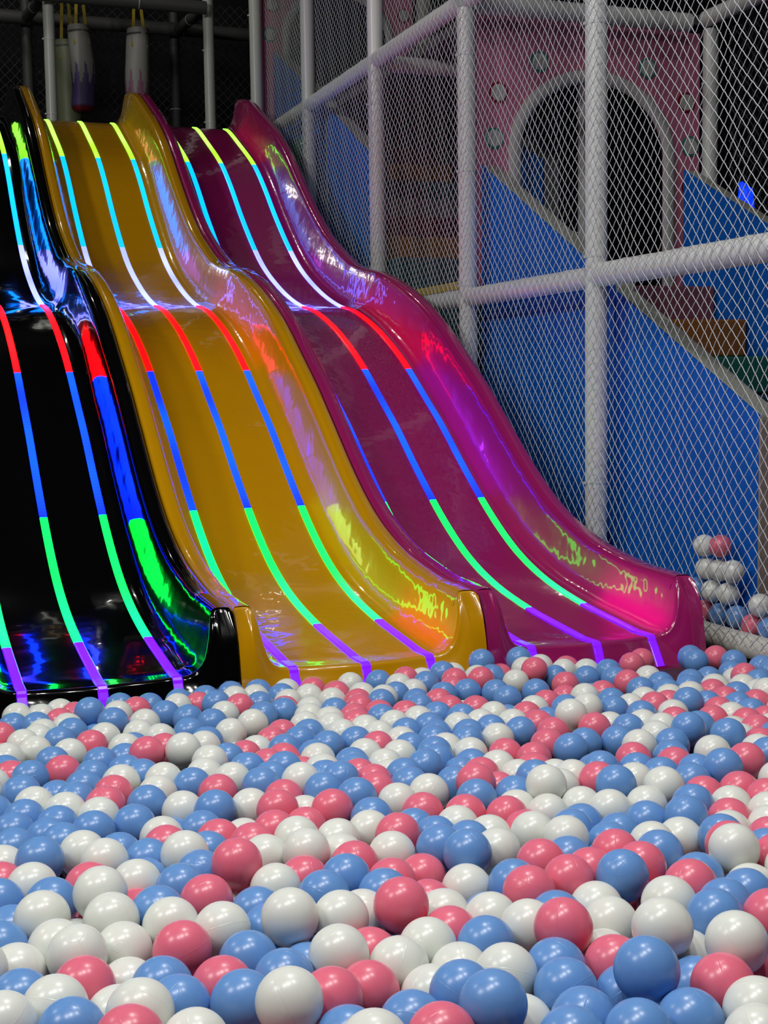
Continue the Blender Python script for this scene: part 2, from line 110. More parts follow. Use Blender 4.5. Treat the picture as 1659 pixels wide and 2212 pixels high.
def ball_mat(name, col):
    m = mat(name, col, rough=.27, spec=.45, sss=.35)
    nt = m.node_tree; b = nt.nodes['Principled BSDF']; N = nt.nodes; L = nt.links
    tc = [n for n in N if n.type == 'TEX_COORD'][0]
    sp = N.new('ShaderNodeSeparateXYZ'); L.new(tc.outputs['Object'], sp.inputs[0])
    def mth(op, a, bb=None, c=None):
        n = N.new('ShaderNodeMath'); n.operation = op
        for i, v in enumerate((a, bb, c)):
            if v is None: continue
            if isinstance(v, (int, float)): n.inputs[i].default_value = v
            else: L.new(v, n.inputs[i])
        return n.outputs[0]
    az = mth('ABSOLUTE', sp.outputs[2])
    seam = mth('SUBTRACT', 1.0, mth('MINIMUM', 1.0, mth('DIVIDE', az, .0006)))           # moulding seam
    rr = mth('SQRT', mth('ADD', mth('MULTIPLY', sp.outputs[0], sp.outputs[0]), mth('MULTIPLY', sp.outputs[2], sp.outputs[2])))
    ring = mth('SUBTRACT', 1.0, mth('MINIMUM', 1.0, mth('DIVIDE', mth('ABSOLUTE', mth('SUBTRACT', rr, .011)), .0005)))
    side = mth('GREATER_THAN', sp.outputs[1], 0.0)
    h = mth('ADD', seam, mth('MULTIPLY', mth('MULTIPLY', ring, side), .7))
    n = N.new('ShaderNodeTexNoise'); n.inputs['Scale'].default_value = 45; L.new(tc.outputs['Object'], n.inputs['Vector'])
    h2 = mth('MULTIPLY_ADD', n.outputs['Fac'], .55, h)
    bp = N.new('ShaderNodeBump'); bp.inputs['Strength'].default_value = .35; bp.inputs['Distance'].default_value = .0006
    L.new(h2, bp.inputs['Height']); L.new(bp.outputs['Normal'], b.inputs['Normal'])
    return m
M = {}
M['w_ball'] = ball_mat('white ball plastic', (.74, .765, .715))
M['b_ball'] = ball_mat('blue ball plastic', (.14, .31, .65))
M['p_ball'] = ball_mat('pink ball plastic', (.78, .165, .25))
def gel(name, col, **k):
    a = dict(rough=.2, coat=1.0, coat_r=.02, spec=.5, bump=(10, .28, .010)); a.update(k)
    return mat(name, col, **a)
M['yellow'] = gel('yellow gelcoat', (.55, .265, .001))
M['magenta'] = gel('magenta gelcoat', (.31, .009, .11))
M['black'] = gel('black gelcoat', (.0012, .0012, .0016), rough=.10, bump=(6, .22, .010))
M['foam'] = mat('white foam sleeve vinyl', (.66, .67, .66), rough=.33, bump=(14, .08, .003))
M['foam_d'] = mat('grey foam sleeve vinyl', (.50, .51, .49), rough=.35, bump=(14, .08, .003))
M['cream'] = mat('cream pvc pipe', (.66, .65, .57), rough=.4, bump=(20, .1, .003))
M['tie'] = mat('clear cable tie', (.55, .56, .57), rough=.3)
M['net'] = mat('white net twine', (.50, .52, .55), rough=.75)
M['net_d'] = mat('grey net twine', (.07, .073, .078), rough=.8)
M['blue'] = mat('blue vinyl panel', (.0, .108, .53), rough=.6, spec=.25, noise=(3, .08))
M['pad'] = mat('grey vinyl padding', (.30, .31, .27), rough=.5, noise=(25, .12), bump=(12, .3, .01))
M['tan'] = mat('tan vinyl padding', (.30, .25, .21), rough=.5, noise=(10, .12))
M['pink'] = mat('pink printed vinyl', (.48, .14, .24), rough=.5, noise=(4, .15))
M['dot'] = mat('pale grey dot', (.42, .42, .40), rough=.5)
M['ring_r'] = mat('crimson ring', (.20, .0, .018), rough=.5)
M['ring_t'] = mat('teal ring', (.03, .19, .16), rough=.5)
M['trim'] = mat('grey arch padding', (.42, .41, .40), rough=.5)
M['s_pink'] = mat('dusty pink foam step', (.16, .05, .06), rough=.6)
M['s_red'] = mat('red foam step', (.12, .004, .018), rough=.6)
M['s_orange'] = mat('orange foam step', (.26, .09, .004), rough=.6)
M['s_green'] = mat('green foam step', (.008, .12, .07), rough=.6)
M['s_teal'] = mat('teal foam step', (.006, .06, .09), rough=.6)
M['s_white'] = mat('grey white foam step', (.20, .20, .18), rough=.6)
M['teal'] = mat('teal vinyl', (.01, .30, .20), rough=.5, noise=(6, .2))
M['mat'] = mat('dark rubber mat', (.045, .045, .05), rough=.35, noise=(8, .3), bump=(25, .3, .01))
M['wall'] = mat('dark painted wall', (.012, .013, .014), rough=.9)
M['steel'] = mat('dull grey sleeve', (.46, .47, .44), rough=.32, bump=(20, .1, .004))
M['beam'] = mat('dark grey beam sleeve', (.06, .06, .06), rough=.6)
M['bag'] = mat('grey white bag vinyl', (.26, .26, .24), rough=.5, noise=(5, .2))
M['bag_p'] = mat('violet bag vinyl', (.07, .05, .16), rough=.5)
M['bag_m'] = mat('mauve bag vinyl', (.22, .10, .16), rough=.5)
M['bag_r'] = mat('red bag base', (.16, .01, .02), rough=.5)
M['bag_g'] = mat('olive bag vinyl', (.14, .16, .09), rough=.5)
M['strap'] = mat('yellow webbing strap', (.30, .22, .01), rough=.7)
M['ystrip'] = mat('yellow foam edge', (.42, .30, .03), rough=.6)
M['lamp'] = mat('blue lamp glow', (0, 0, .1), emis=((.0, .02, 1.0), 3))
def led(name, c1, c2, s):
    m = mat(name, (.02, .02, .02), rough=.25); nt = m.node_tree; N = nt.nodes; L = nt.links; b = N['Principled BSDF']
    tc = [n for n in N if n.type == 'TEX_COORD'][0]
    n = N.new('ShaderNodeTexNoise'); n.inputs['Scale'].default_value = 2.2; n.inputs['Detail'].default_value = 1; L.new(tc.outputs['Object'], n.inputs['Vector'])
    w = N.new('ShaderNodeTexWave'); w.bands_direction = 'Y'; w.inputs['Scale'].default_value = 22; L.new(tc.outputs['Object'], w.inputs['Vector'])
    ml = N.new('ShaderNodeMath'); ml.operation = 'MULTIPLY_ADD'; ml.inputs[1].default_value = .18; L.new(w.outputs['Fac'], ml.inputs[0])
    r = N.new('ShaderNodeMapRange'); r.inputs[1].default_value = .4; r.inputs[2].default_value = .65; L.new(n.outputs['Fac'], r.inputs[0]); L.new(r.outputs[0], ml.inputs[2])
    cl = N.new('ShaderNodeClamp'); L.new(ml.outputs[0], cl.inputs[0])
    mx = N.new('ShaderNodeMix'); mx.data_type = 'RGBA'; mx.inputs[6].default_value = (*c1, 1); mx.inputs[7].default_value = (*c2, 1)
    L.new(cl.outputs[0], mx.inputs[0]); L.new(mx.outputs[2], b.inputs['Emission Color']); b.inputs['Emission Strength'].default_value = s
    return m
LED = [led('led yellow', (.58, 3.5, .03), (.80, 3.8, .22), 1), led('led cyan', (.0, .72, 5.0), (.0, .84, 5.0), 1),
       led('led white', (.50, .60, 5.0), (.80, .90, 5.0), 1), led('led red', (5.5, .0, .0), (6.0, .0, .012), 1),
       led('led blue', (.0, .03, 5.5), (.0, .15, 6.5), 1), led('led green', (.0, 4.5, .17), (.0, 4.8, .50), 1),
       led('led violet', (.24, .0, 5.0), (.30, .002, 5.5), 1)]

# ------------------------------------------------------------------ room shell
def struct(name, g, m, **k):
    o = g.obj(name, m, **k); o['kind'] = 'structure'; return o
g = G(); g.box(-4, 8, -3, 13, -.1, 0); struct('floor', g, M['mat'])
g = G(); g.box(-4, 8, 13, 13.1, -.1, 5.2); struct('wall_back', g, M['wall'])
g = G(); g.box(-4.1, -4, -3, 13.1, -.1, 5.2); struct('wall_left', g, M['wall'])
g = G(); g.box(8, 8.1, -3, 13.1, -.1, 5.2); struct('wall_right', g, M['wall'])
g = G(); g.box(-4, 8, -3.1, -3, -.1, 5.2); struct('wall_front', g, M['wall'])
g = G(); g.box(-4.1, 8.1, -3.1, 13.1, 5.2, 5.3); struct('ceiling', g, M['wall'])

# ------------------------------------------------------------------ slides
OZ = .82
PROF = [(8.44, 1.597), (8.36, 1.585), (8.25, 1.56), (8.0, 1.44), (7.66, 1.265), (7.43, 1.095), (7.23, .92), (6.97, .72), (6.75, .585), (6.45, .46), (6.2, .385), (6.06, .358),
        (5.92, .335), (5.67, .258), (5.44, .16), (5.27, .07), (5.09, -.045), (4.9, -.165), (4.73, -.29), (4.55, -.413), (4.40, -.505), (4.22, -.593), (4.0, -.66), (3.74, -.703), (3.54, -.722), (3.40, -.734)]
def catmull(P, k):
    P = [np.array(p, float) for p in P]; P = [2 * P[0] - P[1]] + P + [2 * P[-1] - P[-2]]
    out = []
    for i in range(1, len(P) - 2):
        for j in range(k):
            t = j / k; a, b, c, d = P[i - 1:i + 3]
            out.append(.5 * ((2 * b) + (c - a) * t + (2 * a - 5 * b + 4 * c - d) * t * t + (3 * b - a - 3 * c + d) * t ** 3))
    out.append(P[-2]); return np.array(out)
fl = catmull(PROF, 8)
# resample evenly and smooth lightly
seg = np.r_[0, np.cumsum(np.linalg.norm(np.diff(fl, axis=0), axis=1))]
NS = 190
u = np.linspace(0, seg[-1], NS); fl = np.c_[np.interp(u, seg, fl[:, 0]), np.interp(u, seg, fl[:, 1])]
for _ in range(6):
    q = fl.copy(); q[1:-1] = (fl[:-2] + 2 * fl[1:-1] + fl[2:]) / 4; fl = q
tg = np.gradient(fl, axis=0); tg /= np.linalg.norm(tg, axis=1)[:, None]
nrm = np.c_[-tg[:, 1], tg[:, 0]]; nrm[nrm[:, 1] < 0] *= -1
HN = ([3.4, 3.6, 3.9, 4.1, 4.4, 4.7, 5.2, 5.5, 5.9, 6.3, 6.6, 6.85, 7.2, 7.6, 8.2, 8.45], [.168, .157, .162, .172, .185, .2, .202, .195, .182, .178, .195, .203, .203, .19, .185, .185])
SECT = [(0, 0), (.05, 0), (.10, 0), (.15, 0), (.19, 0), (.212, .008), (.228, .03), (.243, .08), (.255, .16), (.264, .27), (.271, .42), (.277, .58), (.282, .74), (.286, .86), (.291, .94), (.298, .985), (.307, 1.0), (.327, 1.0), (.336, .993), (.341, .965), (.343, .92), (.343, .5), (.343, 0)]
def bow(x, y): return float(np.interp(abs(x), (0, .1, .19, .235, .29, .343), (.016, .024, .042, .034, .008, 0))) * min(1, max(0, (3.62 - y) / .25))
def slide_rows():
    rows = []   # each: list of (x,y,z) for half section, x>=0
    for i in range(NS):
        hn = np.interp(fl[i, 0], *HN); r = []
        for x, h in SECT:
            p = fl[i] + nrm[i] * hn * h; r.append((x, p[0] + bow(x, fl[i, 0]), p[1] + OZ))
        r.append((.343, fl[i, 0], fl[i, 1] - .05 + OZ)); rows.append(r)
    ZT = (-.82, -.74, -.69, -.64, -.60, -.575, -.56, -.54); YT = (3.292, 3.306, 3.316, 3.330, 3.348, 3.370, 3.392, 3.41)
    yfr = lambda z: float(np.interp(z, ZT, YT))
    pz = [(x, -.734 + h * .166) for x, h in SECT]; rad = .013; n = len(pz)
    nor = []
    for i in range(n):
        a, b = pz[max(0, i - 1)], pz[min(n - 1, i + 1)]; dx, dz = b[0] - a[0], b[1] - a[1]; l = math.hypot(dx, dz); nor.append((dz / l, -dx / l))
    nor[0] = (0, -1)
    y0 = fl[-1, 0]
    for t in (.3, .6, .85, 1):
        r = []
        for (x, z) in pz:
            ye = yfr(z) + bow(x, 3.3) + rad; zz = z + (fl[-1, 1] + .734) * (1 - t); ys = max(y0, ye + .001)
            r.append((x, (y0 + bow(x, y0)) * (1 - t) + ye * t, zz + OZ))
        r.append((.343, r[-1][1], -.80 + OZ)); rows.append(r)
    for th in (30, 60, 90):
        th = math.radians(th); r = []
        for (x, z), (nx, nz) in zip(pz, nor):
            d = rad * (1 - math.cos(th)); x2 = min(.343, x + nx * d) if x < .335 else x; z2 = z + nz * d
            r.append((x2, yfr(z) + bow(x, 3.3) + rad * (1 - math.sin(th)), z2 + OZ))
        r.append((.343, r[-1][1], -.805 + OZ)); rows.append(r)
    base = rows[-1]
    for f in (.2, .45, .7, .88, 1):
        r = []
        for (x, y, z), (sx, sh) in zip(base[:-1], SECT):
            z1 = z - OZ; z2 = z1 + (-.82 - z1) * f; r.append((x, yfr(z2) + bow(sx, 3.3) * (1 - .9 * f), z2 + OZ))
        r.append((.343, r[-1][1], OZ - .82 if f == 1 else -.81 + OZ)); rows.append(r)
    return rows
ROWS = slide_rows(); HS = len(ROWS[0])
def make_slide(name, label, cx, m):
    t = thing(name, label, 'slide', (cx, 3.3, 0), 'glossy wave slides side by side')
    v = []; W = 2 * HS - 1
    for r in ROWS:
        v += [(cx - x, y, z) for x, y, z in r[:0:-1]] + [(cx + x, y, z) for x, y, z in r]
    f = []
    for i in range(len(ROWS) - 1):
        for k in range(W - 1):
            f.append((i * W + k, i * W + k + 1, (i + 1) * W + k + 1, (i + 1) * W + k))
        f.append((i * W + W - 1, i * W, (i + 1) * W, (i + 1) * W + W - 1))
    f.append(tuple(range(W)))
    g = G(); g.add(v, f); b = g.obj('slide_body', m, t, smooth=True, auto=50)
    LV = [8.3, 7.657, 6.955, 6.083, 5.265, 4.547, 3.747, -9]
    for sx in (-.192, 0, .192):
        pts = [(fl[i, 0] + bow(sx, fl[i, 0]), fl[i, 1] + OZ, nrm[i]) for i in range(NS) if fl[i, 0] < 8.34]
        for r in ROWS[NS:]:
            pts.append((np.interp(abs(sx), [q[0] for q in r[:5]], [q[1] for q in r[:5]]), np.interp(abs(sx), [q[0] for q in r[:5]], [q[2] for q in r[:5]]), None))
        # normals for the lip part
        P2 = np.array([(p[0], p[1]) for p in pts]); tt = np.gradient(P2, axis=0); tt /= np.linalg.norm(tt, axis=1)[:, None] + 1e-9
        nn = np.c_[-tt[:, 1], tt[:, 0]]; nn[nn[:, 1] < -.01] *= -1
        nn[len(nn) - 9:] = np.array([(0, 1), (-.45, .89), (-.8, .6), (-1, .1)] + [(-1, 0)] * 5)
        g = G(); v = []; n = len(P2)
        for i in range(n):
            for dx, d in ((-.0125, -.003), (-.0125, .0025), (-.0105, .004), (.0105, .004), (.0125, .0025), (.0125, -.003)):
                p = P2[i] + nn[i] * d; v.append((cx + sx + dx, p[0], max(p[1], .001)))
        f = []; fm = []
        for i in range(n - 1):
            ym = (P2[i, 0] + P2[i + 1, 0]) / 2; k = next(j for j in range(7) if ym >= LV[j + 1])
            for q in range(6):
                f.append((i * 6 + q, i * 6 + (q + 1) % 6, (i + 1) * 6 + (q + 1) % 6, (i + 1) * 6 + q)); fm.append(k)
        f += [tuple(range(6)), tuple(range((n - 1) * 6, n * 6))]; fm += [0, 6]
        g.add(v, f); g.m = fm
        o = g.obj('light_strip', None, t, mats=LED)
        o['label'] = 'glowing strip that changes from yellow through cyan, white, red, blue and green to violet'
    return t
make_slide('wave_slide', 'glossy black wave slide at the far left, beside the yellow one', .475, M['black'])
make_slide('wave_slide', 'glossy yellow wave slide between the black and the magenta slides', 1.165, M['yellow'])
make_slide('wave_slide', 'glossy magenta wave slide at the right, next to the net', 1.855, M['magenta'])

# ------------------------------------------------------------------ deck behind the slides
g = G(); g.box(-1.2, 2.27, 8.64, 12.2, 2.28, 2.40); tag(g.obj('platform_deck', M['beam']), 'dark raised platform behind the tops of the slides', 'platform')
g = G(); g.box(-1.2, 2.24, 8.66, 8.70, 0.0, 2.275); tag(g.obj('skirt_panel', M['wall']), 'dark board closing the space under the platform edge behind the slides', 'panel')

# ------------------------------------------------------------------ posts and rails
RP = .0385
def foam_post(x, y, z0, z1, m, label, rad=RP, group=None, ties=3, name='padded_post', bottom=None):
    t = thing(name, label, 'post', (x, y, z0), group)
    g = G(); n = 40
    pts = []; rr = []
    K = max(6, int((z1 - z0) / .06))
    for i in range(K + 1):
        z = z0 + (z1 - z0) * i / K
        pts.append((x, y, z)); rr.append(rad * (1 + .018 * math.sin(i * 2.1 + x * 9) * math.sin(i * .7)))
    g.tube(pts, rr, 20); g.obj('foam_sleeve', m, t, smooth=True)
    for k in range(ties):
        z = z0 + (z1 - z0) * (k + .6) / ties
        g = G(); g.tube([(x, y, z - .003), (x, y, z + .003)], rad * 1.045, 20); g.box(x - rad * 1.25, x - rad * .9, y - .006, y + .006, z - .005, z + .005)
        g.obj('cable_tie', M['tie'], t, smooth=True)
    return t
def foam_rail(p0, p1, m, label, rad=RP, ties=3, name='padded_rail', group=None):
    t = thing(name, label, 'rail', p0, group)
    g = G(); a = Vector(p0); b = Vector(p1); K = max(4, int((b - a).length / .06)); pts = []; rr = []
    for i in range(K + 1):
        p = a.lerp(b, i / K); pts.append(p); rr.append(rad * (1 + .02 * math.sin(i * 1.9 + a.y * 5) * math.sin(i * .8)))
    g.tube(pts, rr, 20); g.obj('foam_sleeve', m, t, smooth=True)
    d = (b - a).normalized()
    for k in range(ties):
        p = a.lerp(b, (k + .5) / ties); g = G(); g.tube([p - d * .003, p + d * .003], rad * 1.045, 20); g.obj('cable_tie', M['tie'], t, smooth=True)
    return t
FX = 2.33
PY = [3.085, 4.185, 5.28, 6.378, 7.49, 8.6]
foam_post(FX, PY[1], 0, 3.9, M['foam'], 'white padded post nearest the camera at right, standing floor to top of frame', ties=5)
foam_post(FX, PY[0], 0, 3.9, M['foam'], 'white padded post whose edge shows at the top right corner', ties=5)
foam_post(FX, PY[2], 0, 2.36, M['foam'], 'white padded post where the sloping looking top rail ends, left of the pink arch', ties=5)
foam_post(FX, PY[3], 0, 4.2, M['foam'], 'white padded post right of the steep blue panel and left of the dark foam stairs', ties=5)
foam_post(FX, PY[4], 0, 4.2, M['foam_d'], 'grey white padded post crossing the far end of the top rail', ties=5)
foam_post(FX, PY[5], 0, 4.4, M['foam_d'], 'grey padded post just behind the top end of the magenta slide', ties=5)
NAMES = {(1, 'mid'): 'white padded middle rail running right from the nearest post out of the frame', (2, 'mid'): 'white padded middle rail in front of the large blue panel, glowing blue below',
         (3, 'mid'): 'white padded middle rail disappearing behind the shoulder of the magenta slide'}
g = RP
def bay_rail(i, z, m, label, **k): return foam_rail((FX, PY[i] - RP * .9, z), (FX, PY[i - 1] + RP * .9, z), m, label, **k)
bay_rail(1, 1.185, M['foam'], NAMES[(1, 'mid')], rad=.042); bay_rail(2, 1.18, M['foam'], NAMES[(2, 'mid')]); bay_rail(3, 1.18, M['foam'], NAMES[(3, 'mid')])
bay_rail(1, .048, M['cream'], 'cream padded rail lying on the floor at the foot of the net', rad=.036)
foam_rail((FX, 2.2, .048), (FX, PY[0] - .03, .048), M['cream'], 'cream floor rail continuing beyond the right edge', rad=.036)
bay_rail(3, 2.395, M['foam'], 'white padded top rail between the dark stair bay posts, ribbed with ties', ties=6)
bay_rail(4, 2.395, M['foam'], 'pale blue lit top rail above the steep blue panel', ties=5)
bay_rail(5, 2.395, M['foam_d'], 'far end of the top rail beside the top of the magenta slide', ties=3)
bay_rail(2, 2.395, M['foam'], 'white padded top rail leaving the frame at the top edge', ties=4)
g = G(); g.box(2.36, 2.40, 5.33, 6.32, 1.225, 1.262); tag(bevel(g.obj('foam_edge_strip', M['ystrip'])), 'yellow foam edge strip lying above the middle rail behind the magenta slide', 'edge strip')
# inner frame behind the net
foam_rail((FX + .04, PY[2], 2.385), (3.40, PY[2], 2.385), M['foam_d'], 'grey padded beam across the top of the near pink arch panel', rad=.040, ties=4)
foam_rail((3.47, PY[2] - .03, 2.40), (3.47, 4.2, 2.40), M['foam_d'], 'grey padded beam rising to the top right corner behind the net', rad=.036, ties=2)
foam_rail((FX + .05, PY[3], 2.385), (3.40, PY[3], 2.385), M['foam_d'], 'dim grey padded beam under the top rail in the dark stair bay', rad=.040, ties=2)
foam_post(3.50, PY[2] - .02, 0, 2.36, M['foam_d'], 'slim grey padded post at the right edge of the near pink arch panel', rad=.034, ties=4)
foam_post(3.385, 6.2, 0, 2.42, M['foam_d'], 'slim grey post seen inside the arch opening', rad=.034, ties=4)
foam_post(3.47, PY[5] - .05, 0, 4.4, M['pad'], 'dim beige padded post right of the far pink arch panel', rad=.05, ties=2)
# posts on the deck
foam_post(1.175, 9.7, 2.4, 4.4, M['steel'], 'grey padded post at left behind the yellow slide, in front of the bags', ties=4)
foam_post(2.285, 9.7, 2.4, 4.4, M['steel'], 'grey padded post behind the middle of the magenta slide top', ties=4)
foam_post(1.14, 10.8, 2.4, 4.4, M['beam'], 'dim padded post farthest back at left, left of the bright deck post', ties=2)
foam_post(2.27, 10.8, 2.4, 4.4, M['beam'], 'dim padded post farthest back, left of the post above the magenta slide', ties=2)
foam_rail((-.6, 9.61, 3.47), (2.25, 9.61, 3.47), M['beam'], 'dark beam crossing above the hanging bags, nearer of two', rad=.045, ties=3)
foam_rail((-.6, 10.70, 3.59), (2.9, 10.70, 3.59), M['beam'], 'dark beam crossing above the hanging bags, farther of two', rad=.05, ties=3)
foam_rail((2.27, 9.76, 3.50), (2.27, 10.64, 3.58), M['beam'], 'short dark beam joining the two cross beams at right', rad=.04, ties=1)
foam_rail((1.15, 9.76, 3.50), (1.13, 10.64, 3.58), M['beam'], 'short dark beam joining the two cross beams at left', rad=.04, ties=1)

# ------------------------------------------------------------------ nets
def net(name, label, O, U, V, w, h, du, dv, rad, m, knots=True, mask=None):
    O, U, V = Vector(O), Vector(U).normalized(), Vector(V).normalized(); Nn = U.cross(V)
    nu, nv = int(w / du * 2), int(h / dv * 2)
    O = np.array(O); U = np.array(U); V = np.array(V); Nn = np.array(Nn)
    def node(i, j): 
        a = i * du / 2; b = j * dv / 2
        return O + U * (a + .004 * math.sin(b * 5 + i * .7)) + V * (b + .004 * math.sin(a * 4 + j * .5)) + Nn * (.006 * math.sin(a * 2.1) * math.sin(b * 1.7))
    P = {}
    vs = []; fs = []
    for i in range(nu + 1):
        for j in range(nv + 1):
            if (i + j) % 2 == 0: P[(i, j)] = node(i, j)
    n = 0
    for (i, j), p in P.items():
        for dj in (1, -1):
            q = P.get((i + 1, j + dj))
            if q is None: continue
            if mask and not mask((p + q) / 2): continue
            d = q - p; L_ = np.linalg.norm(d); d = d / L_; s = np.cross(d, Nn)
            # gentle bow so that the cells look hexagonal
            side = U * 0 + V * (dj * .08 * dv)
            mids = [p, p + (q - p) * .25 - side * .35, p + (q - p) * .75 + side * .35, q]
            for c in mids:
                for a, b in ((1, 0), (0, 1), (-1, 0), (0, -1)): vs.append(c + s * (rad * a) + Nn * (rad * b))
            for k in range(3):
                for e in range(4):
                    fs.append((n + k * 4 + e, n + k * 4 + (e + 1) % 4, n + (k + 1) * 4 + (e + 1) % 4, n + (k + 1) * 4 + e))
            n += 16
        if knots and not (mask and not mask(p)):
            for a in (U * rad * 1.9, -U * rad * 1.9, V * rad * 1.3, -V * rad * 1.3, Nn * rad * 1.2, -Nn * rad * 1.2): vs.append(p + a)
            fs += [(n, n + 2, n + 4), (n + 2, n + 1, n + 4), (n + 1, n + 3, n + 4), (n + 3, n, n + 4), (n + 2, n, n + 5), (n + 1, n + 2, n + 5), (n + 3, n + 1, n + 5), (n, n + 3, n + 5)]
            n += 6
    o = mobj(name, vs, fs, m, smooth=True)
    return o
o = net('safety_net', '', (2.278, 8.56, .06), (0, -1, 0), (0, 0, 1), 6.3, 3.55, .0462, .0485, .0016, M['net'], mask=lambda p: not (p[2] > 2.395 and p[1] > 5.33))
tag(o, 'white diamond mesh safety net stretched in front of the padded posts at right', 'net')
o = net('safety_net', '', (2.376, 8.52, 2.42), (0, -1, 0), (0, 0, 1), 3.1, 1.5, .0462, .0485, .0015, M['net'])
tag(o, 'upper net above the top rail, running behind the padded posts', 'net')
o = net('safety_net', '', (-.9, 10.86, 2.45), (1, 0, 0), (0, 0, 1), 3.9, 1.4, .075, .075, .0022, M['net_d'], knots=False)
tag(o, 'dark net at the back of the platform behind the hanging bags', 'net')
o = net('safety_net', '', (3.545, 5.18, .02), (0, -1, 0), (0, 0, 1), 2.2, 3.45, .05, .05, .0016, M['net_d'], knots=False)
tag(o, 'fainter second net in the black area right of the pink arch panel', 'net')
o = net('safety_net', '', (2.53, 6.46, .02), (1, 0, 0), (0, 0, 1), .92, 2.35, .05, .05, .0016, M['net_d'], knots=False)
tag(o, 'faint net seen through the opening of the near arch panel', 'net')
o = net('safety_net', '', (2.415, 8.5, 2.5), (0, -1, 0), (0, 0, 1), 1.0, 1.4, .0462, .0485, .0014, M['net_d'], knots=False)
tag(o, 'second layer of netting over the far blue panels at upper left of the net wall', 'net')

# ------------------------------------------------------------------ blue stair side panels
def side_panel(label, poly, x0, th, mside, mpad, inset=.008):
    ys = [p[0] for p in poly]; zs = [p[1] for p in poly]
    t = thing('stair_side_panel', label, 'panel', (x0, min(ys), min(zs)))
    g = G(); g.prism(poly, 'x', x0, x0 + .006); g.obj('vinyl_face', mside, t)
    g = G(); g.prism(poly, 'x', x0 + .0065, x0 + th); o = bevel(g.obj('edge_padding', mpad, t), .008, 2)
    return t
# polygons in (y,z)
TANP = []
side_panel('large blue panel with sloping grey top, between the nearest post and the pink arch', [(5.36, .02), (5.36, 1.745), (4.235, 1.16), (4.235, .02)], 2.43, .085, M['blue'], M['pad'])
side_panel('blue panel with sloping grey top behind the trapped balls at lower right', [(4.225, .02), (4.225, 1.138), (3.385, .715), (3.385, .02)], 2.43, .085, M['blue'], M['pad']); TANP.append(C.objects[-1].parent or C.objects[-1])
g = G(); g.box(2.431, 2.515, 3.374, 3.3845, .02, .70); g.obj('front_padding', M['tan'], TANP[0])
side_panel('steep blue panel with grey sloping top beside the top of the magenta slide', [(7.46, .02), (7.46, 2.39), (6.745, 2.015), (6.745, .02)], 2.43, .085, M['blue'], M['pad'])
side_panel('far blue panel with sloping top below the far pink dotted panel', [(8.55, .02), (8.55, 2.94), (7.52, 2.43), (7.52, .02)], 2.43, .085, M['blue'], M['pad'])
side_panel('dark blue panel with sloping grey top at the right edge behind the net', [(5.235, .02), (5.235, 1.742), (4.2, 1.225), (4.2, .02)], 3.35, .07, M['blue'], M['pad'])
side_panel('small dark blue panel seen low inside the arch opening', [(7.3, .02), (7.3, 2.325), (6.61, 2.0), (6.61, .02)], 3.36, .10, M['blue'], M['pad'])
g = G(); g.box(3.425, 3.44, 3.2, 5.24, .02, 1.2); tag(g.obj('wall_panel', M['blue']), 'dark blue board closing the far side of the foam stairs at right', 'panel')
g = G(); g.box(2.55, 3.62, 5.45, 8.75, 2.43, 2.475); tag(g.obj('platform_deck', M['beam']), 'added dark slab that shades the dark stair bay behind the top rail', 'platform')  # slab added to keep light out of the stair bay, carries the far arch
g = G(); g.box(2.385, 2.40, 7.6, 8.5, .0, 2.28); tag(bevel(g.obj('teal_panel', M['teal'])), 'teal green panel just below the far end of the top rail', 'panel')

# ------------------------------------------------------------------ foam stairs
def step(label, x0, x1, y0, y1, z0, z1, m, grp):
    g = G(); g.box(x0, x1, y0, y1, z0, z1); tag(bevel(g.obj('foam_step', m), .008, 2), label, 'step', grp)
GR = 'foam steps at right behind the blue panel'
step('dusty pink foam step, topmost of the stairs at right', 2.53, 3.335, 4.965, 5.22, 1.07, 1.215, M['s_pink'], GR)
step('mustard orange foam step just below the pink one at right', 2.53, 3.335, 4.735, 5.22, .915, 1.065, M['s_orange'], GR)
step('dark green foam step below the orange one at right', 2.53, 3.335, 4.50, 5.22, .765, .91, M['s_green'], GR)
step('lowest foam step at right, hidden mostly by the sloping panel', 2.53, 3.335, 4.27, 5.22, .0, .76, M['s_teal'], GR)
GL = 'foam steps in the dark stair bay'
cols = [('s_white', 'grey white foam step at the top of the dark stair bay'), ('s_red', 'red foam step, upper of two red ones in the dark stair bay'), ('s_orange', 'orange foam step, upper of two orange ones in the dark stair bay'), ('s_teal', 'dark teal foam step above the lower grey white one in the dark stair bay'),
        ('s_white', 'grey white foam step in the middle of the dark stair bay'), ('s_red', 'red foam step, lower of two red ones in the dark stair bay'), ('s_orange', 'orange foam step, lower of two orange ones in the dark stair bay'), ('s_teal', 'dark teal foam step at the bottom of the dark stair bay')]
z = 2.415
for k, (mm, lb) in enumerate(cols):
    y0 = 8.235 - .228 * k; step(lb, 2.53, 3.335, y0, 8.50, (z - .134 if k < 7 else 0), z, M[mm], GL); z -= .134

